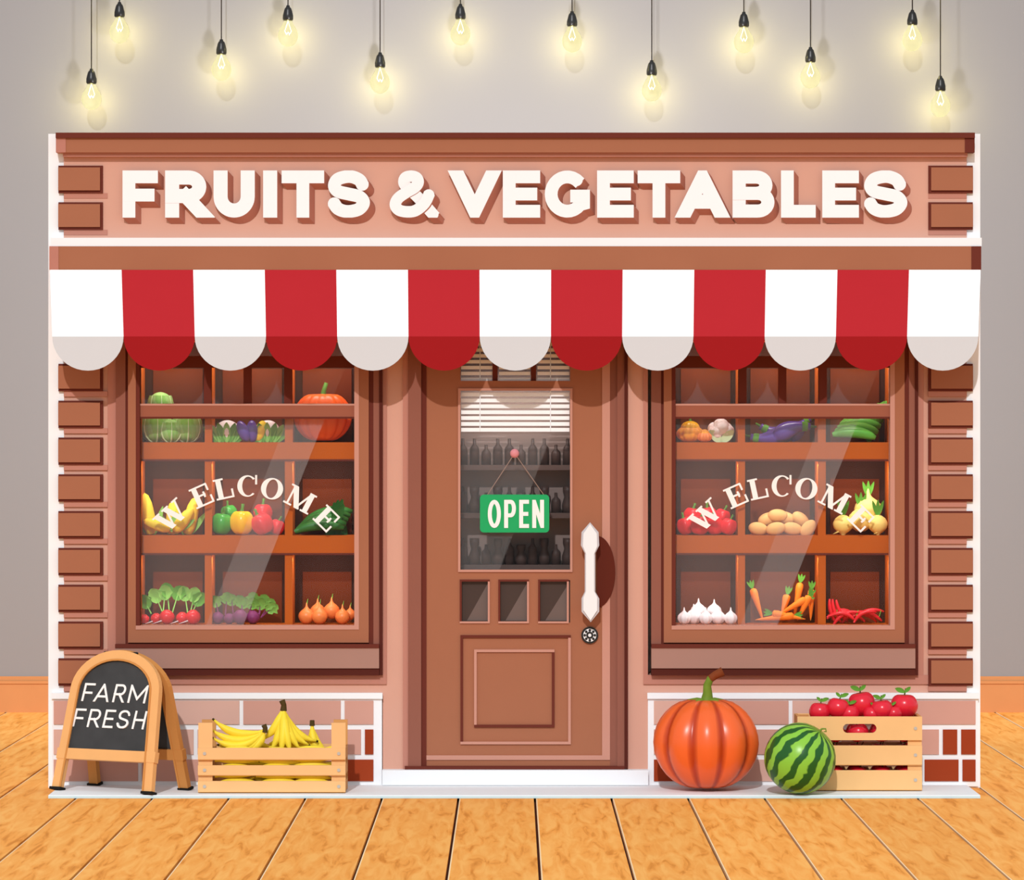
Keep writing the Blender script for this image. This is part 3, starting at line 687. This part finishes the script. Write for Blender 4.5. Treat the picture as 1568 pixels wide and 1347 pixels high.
for ang,L,bd,yy in ((282,.27,-.16,-.05),(272,.28,-.2,-.1),(262,.27,-.22,-.15),(252,.25,-.24,-.05),(240,.2,-.25,.0),(228,.15,-.2,.1)):
    banana(b,(sx,-.44,sz),ang,L,bd,.025,yy)
b.tube([(sx,-.44,sz-.01),(sx+.004,-.44,sz+.012),(sx-.004,-.44,sz+.03)],[.016,.013,.014],BT,n=8)
sx,sz=W(478,1108,-.33)
for ang,L,bd,yy in ((150,.19,.14,-.1),(165,.18,.08,-.2),(195,.18,-.1,-.1)): banana(b,(sx,-.33,sz),ang,L,bd,.023,yy)
b.tube([(sx,-.33,sz-.01),(sx,-.33,sz+.02)],[.014,.012],BT,n=8)
b.obj('banana_bunches')
# apples
b=B(); yf,yk=-.42,-.16; x0,_=W(1221,0,yf); x1,_=W(1412,0,yf)
crate(b,x0,x1,yf,yk,LT+.002,[(.006,.108),(.138,.238)],.385)
zt0,zt1=LT+.268,LT+.392; xm=(x0+x1)/2
def rectpts(pts,xa,xb,za,zb):
    o=[]
    cx,cz=(xa+xb)/2,(za+zb)/2
    for x,z in pts:
        dx,dz=x-cx,z-cz; k=min((xb-cx)/abs(dx) if abs(dx)>1e-6 else 1e9,(zb-cz)/abs(dz) if abs(dz)>1e-6 else 1e9); o.append((cx+dx*k,cz+dz*k))
    return o
for y in (yf,yk-.016):
    zc_=(zt0+zt1)/2; hs2=[(xm+(.064 if c_>=0 else -.064)+.024*c_,zc_+.024*s2) for c_,s2 in [(math.cos(math.radians(t)),math.sin(math.radians(t))) for t in range(0,360,10)]]
    out=rectpts(hs2,x0,x1,zt0,zt1)
    b.ring(out,hs2,y,y+.016,cr1,closed=True)
    for cx_,cz_ in ((x0,zt0),(x1,zt0),(x0,zt1),(x1,zt1)):
        A_=[p for p in out if abs(p[0]-cx_)<1e-5]; C_=[p for p in out if abs(p[1]-cz_)<1e-5 and (p[0]-xm)*(cx_-xm)>0]
        if A_ and C_:
            pa=min(A_,key=lambda p:abs(p[1]-cz_)); pc=min(C_,key=lambda p:abs(p[0]-cx_)); b.prism([pa,pc,(cx_,cz_)],y,y+.016,cr1)
for x in (x0+.001,x1-.017): b.box(x,x+.016,yf+.017,yk-.017,zt0,zt1,cr2)
b.prism([(x1-.035+.009*math.cos(k*math.pi/6),(zt0+zt1)/2+.009*math.sin(k*math.pi/6)) for k in range(12)],yf-.004,yf,nail)
b.obj('apple_crate')
AP=mat('apple_red','#DA2036',noise=.1,scale=14,rough=.25,spec=.4)
b=B()
def apple(b,x,y,z,r,an=0,lf=1):
    M=T(x,y,z,r,r,r*.93,RY(an)); b.lathe(APPLE,AP,M,n=26,rib=5,rd=.03,soft=True)
    q=M@Vector((0,0,.6)); e=M@Vector((.12,0,1.3)); b.tube([q,e],[r*.06,r*.06],STM,n=6)
    if lf: b.leaf(M@Vector((.05,-.05,1.0)),(lf*.9,-.1,.5),r*.8,r*.35,G1,bend=.1); b.leaf(M@Vector((.05,-.05,1.0)),(-lf*.6,0,.7),r*.6,r*.28,G1,bend=.1)
for iz in range(3):
    for ix in range(5):
        for iy in range(2): apple(b,x0+.075+ix*.125,yf+.075+iy*.115,LT+.08+iz*.112,.056,random.uniform(-20,20),0)
for x,y,r in ((1255,1089,17),(1283,1083,18),(1319,1077,22),(1350,1086,18),(1384,1080,22),(1300,1092,16),(1368,1092,14),(1335,1093,14)):
    Y=-.25 if r>19 else -.31; X,Zz=W(x,y,Y); apple(b,X,Y,Zz,r*S*.98,random.uniform(-15,15),random.choice((-1,1)))
b.obj('apple_pile')

# ================= PUMPKIN =================
pm=angmat('pumpkin_skin','#E8642A','#B4380F',10,6,.35,.35,1.0,rough=.3,spec=.4)
b=B(); yp=-.37; R=83*S*(D+yp)/D; xp_,_=W(1081,0,yp); hh=148*S*(D+yp)/D
b.lathe([(r,z*.5*hh/R+ .5*hh/R*.97) for r,z in dimple(.12,.1)],pm,Matrix.Diagonal((R,R*.93,R,1)),n=160,rib=10,rd=.09)
ps=mat('pumpkin_stalk','#6E8B2E',noise=.25,scale=20,rough=.5); ps2=mat('pumpkin_stalk_tip','#7A3B1C',noise=.1)
P=[Vector(p) for p in ((.0,0,hh*.86),(.006,-.01,hh*.93),(.008,-.015,hh*1.0),(.006,-.02,hh*1.08),(.022,-.025,hh*1.15),(.05,-.03,hh*1.19),(.088,-.03,hh*1.225))]
b.tube(P[:6],[.06,.034,.026,.022,.02,.02],ps,n=10); b.tube(P[4:],[.021,.022,.026],ps2,n=10)
for k in range(5):
    a=k*72+20; b.tube([(0,0,hh*.9),(.05*math.cos(math.radians(a)),.05*math.sin(math.radians(a)),hh*.925),(.1*math.cos(math.radians(a)),.1*math.sin(math.radians(a)),hh*.925)],[.02,.014,.004],ps,n=7)
b.obj('pumpkin',loc=Vector((xp_,yp,LT+.004)))
# ================= WATERMELON =================
wm=angmat('watermelon_rind','#86C440','#1F5A22',13,11,6.0,-.1,.25,rough=.3,spec=.3)
b=B(); yw=-.62; rw=55*S*(D+yw)/D; xw,_=W(1225,0,yw)
b.lathe(dimple(.05,.05),wm,Matrix.Diagonal((rw,rw,rw,1)),n=64)
b.tube([(0,0,rw*.93),(.004,0,rw*1.06),(.02,0,rw*1.12),(.03,.0,rw*1.06),(.02,0,rw*1.02)],[.008,.005,.004,.004,.002],ps,n=6)
b.obj('watermelon',loc=Vector((xw,yw,LT+rw+.001)),rot=(math.radians(14),math.radians(34),0))

# ================= PENDANT BULBS =================
yb=WY-.18; s=S*(D+yb)/D
def bulbmat():
    m=bpy.data.materials.new('bulb_glass'); m.use_nodes=True; nt=m.node_tree; nt.nodes.clear(); N=nt.nodes.new; L=nt.links.new
    o=N('ShaderNodeOutputMaterial'); t=N('ShaderNodeBsdfTransparent'); e=N('ShaderNodeEmission'); e.inputs[0].default_value=(1,.93,.48,1); e.inputs[1].default_value=.95
    lw_=N('ShaderNodeLayerWeight'); lw_.inputs[0].default_value=.35; mr=N('ShaderNodeMapRange'); mr.inputs[3].default_value=.3; mr.inputs[4].default_value=.75; mx=N('ShaderNodeMixShader')
    L(lw_.outputs['Facing'],mr.inputs[0]); L(mr.outputs[0],mx.inputs[0]); L(t.outputs[0],mx.inputs[1]); L(e.outputs[0],mx.inputs[2]); L(mx.outputs[0],o.inputs[0]); return m
bg=bulbmat(); fil=mat('filament','#FFF6C8',emit=2.0); sock=mat('bakelite_socket','#1B1B1B',rough=.35,spec=.4)
for x,yt in ((183,3),(140,105),(339,60),(441,8),(582,80),(705,6),(876,17),(998,92),(1139,18),(1241,72),(1397,15),(1440,116)):
    X,Zt=W(x,yt,yb); b=B(); u=s
    b.tube([(0,0,5.6-Zt),(0,0,0)],.0042,sock,n=6)
    b.lathe([(.002,0),(2.5,-.5),(3,-3),(5,-5),(6,-8),(7.5,-14),(8,-16),(8,-22),(6.5,-24),(.002,-24)],sock,Matrix.Diagonal((u,u,u,1)),n=20)
    b.lathe([(6,-23),(6.5,-26),(9,-31),(13,-37),(15,-43),(15.2,-48),(13.5,-55),(9,-60.5),(4,-63),(.01,-63.5)],bg,Matrix.Diagonal((u,u,u,1)),n=28)
    b.tube([(-.0,0,-24*u),(-5*u,0,-40*u),(-2*u,0,-45*u),(0,0,-41*u),(2*u,0,-45*u),(5*u,0,-40*u),(0,0,-24*u)],.0025,fil,n=5)
    o=b.obj('pendant_bulb',loc=Vector((X,yb,Zt)))
    l=bpy.data.lights.new('bulb_light','POINT'); l.energy=4.6; l.color=(1,.86,.32); l.shadow_soft_size=.02
    lo=bpy.data.objects.new('bulb_light',l); bpy.context.collection.objects.link(lo); lo.parent=o; lo.location=(0,0,-47*u)

# ================= LIGHT, WORLD, CAMERA =================
sun=bpy.data.lights.new('sun','SUN'); sun.energy=1.82; sun.angle=math.radians(1.0); sun.color=(.98,.99,1)
so=bpy.data.objects.new('sun',sun); bpy.context.collection.objects.link(so); so.location=(-2,-8,8)
so.rotation_euler=Vector((.11,1,-.63)).to_track_quat('-Z','Y').to_euler()
ar_=bpy.data.lights.new('wall_fill','AREA'); ar_.energy=170; ar_.size=.5; ar_.color=(1,.98,.97)  # unseen lamp added behind the storefront to brighten the wall's centre
ao=bpy.data.objects.new('wall_fill',ar_); bpy.context.collection.objects.link(ao); ao.location=(0,2.3,2.9); ao.rotation_euler=Vector((0,1,.2)).to_track_quat('-Z','Y').to_euler()
w=bpy.data.worlds.new('world'); bpy.context.scene.world=w; w.use_nodes=True
w.node_tree.nodes['Background'].inputs[0].default_value=(.93,.97,1,1); w.node_tree.nodes['Background'].inputs[1].default_value=.73
cam=bpy.data.cameras.new('camera'); co=bpy.data.objects.new('camera',cam); bpy.context.collection.objects.link(co)
co.location=(0,-D,H); co.rotation_euler=(math.pi/2,0,0); cam.sensor_width=36; cam.lens=36*D/(1568*S); cam.clip_end=200
bpy.context.scene.camera=co
try:
    bpy.context.scene.view_settings.view_transform='Standard'; bpy.context.scene.view_settings.look='None'
except Exception as ex: print(ex)
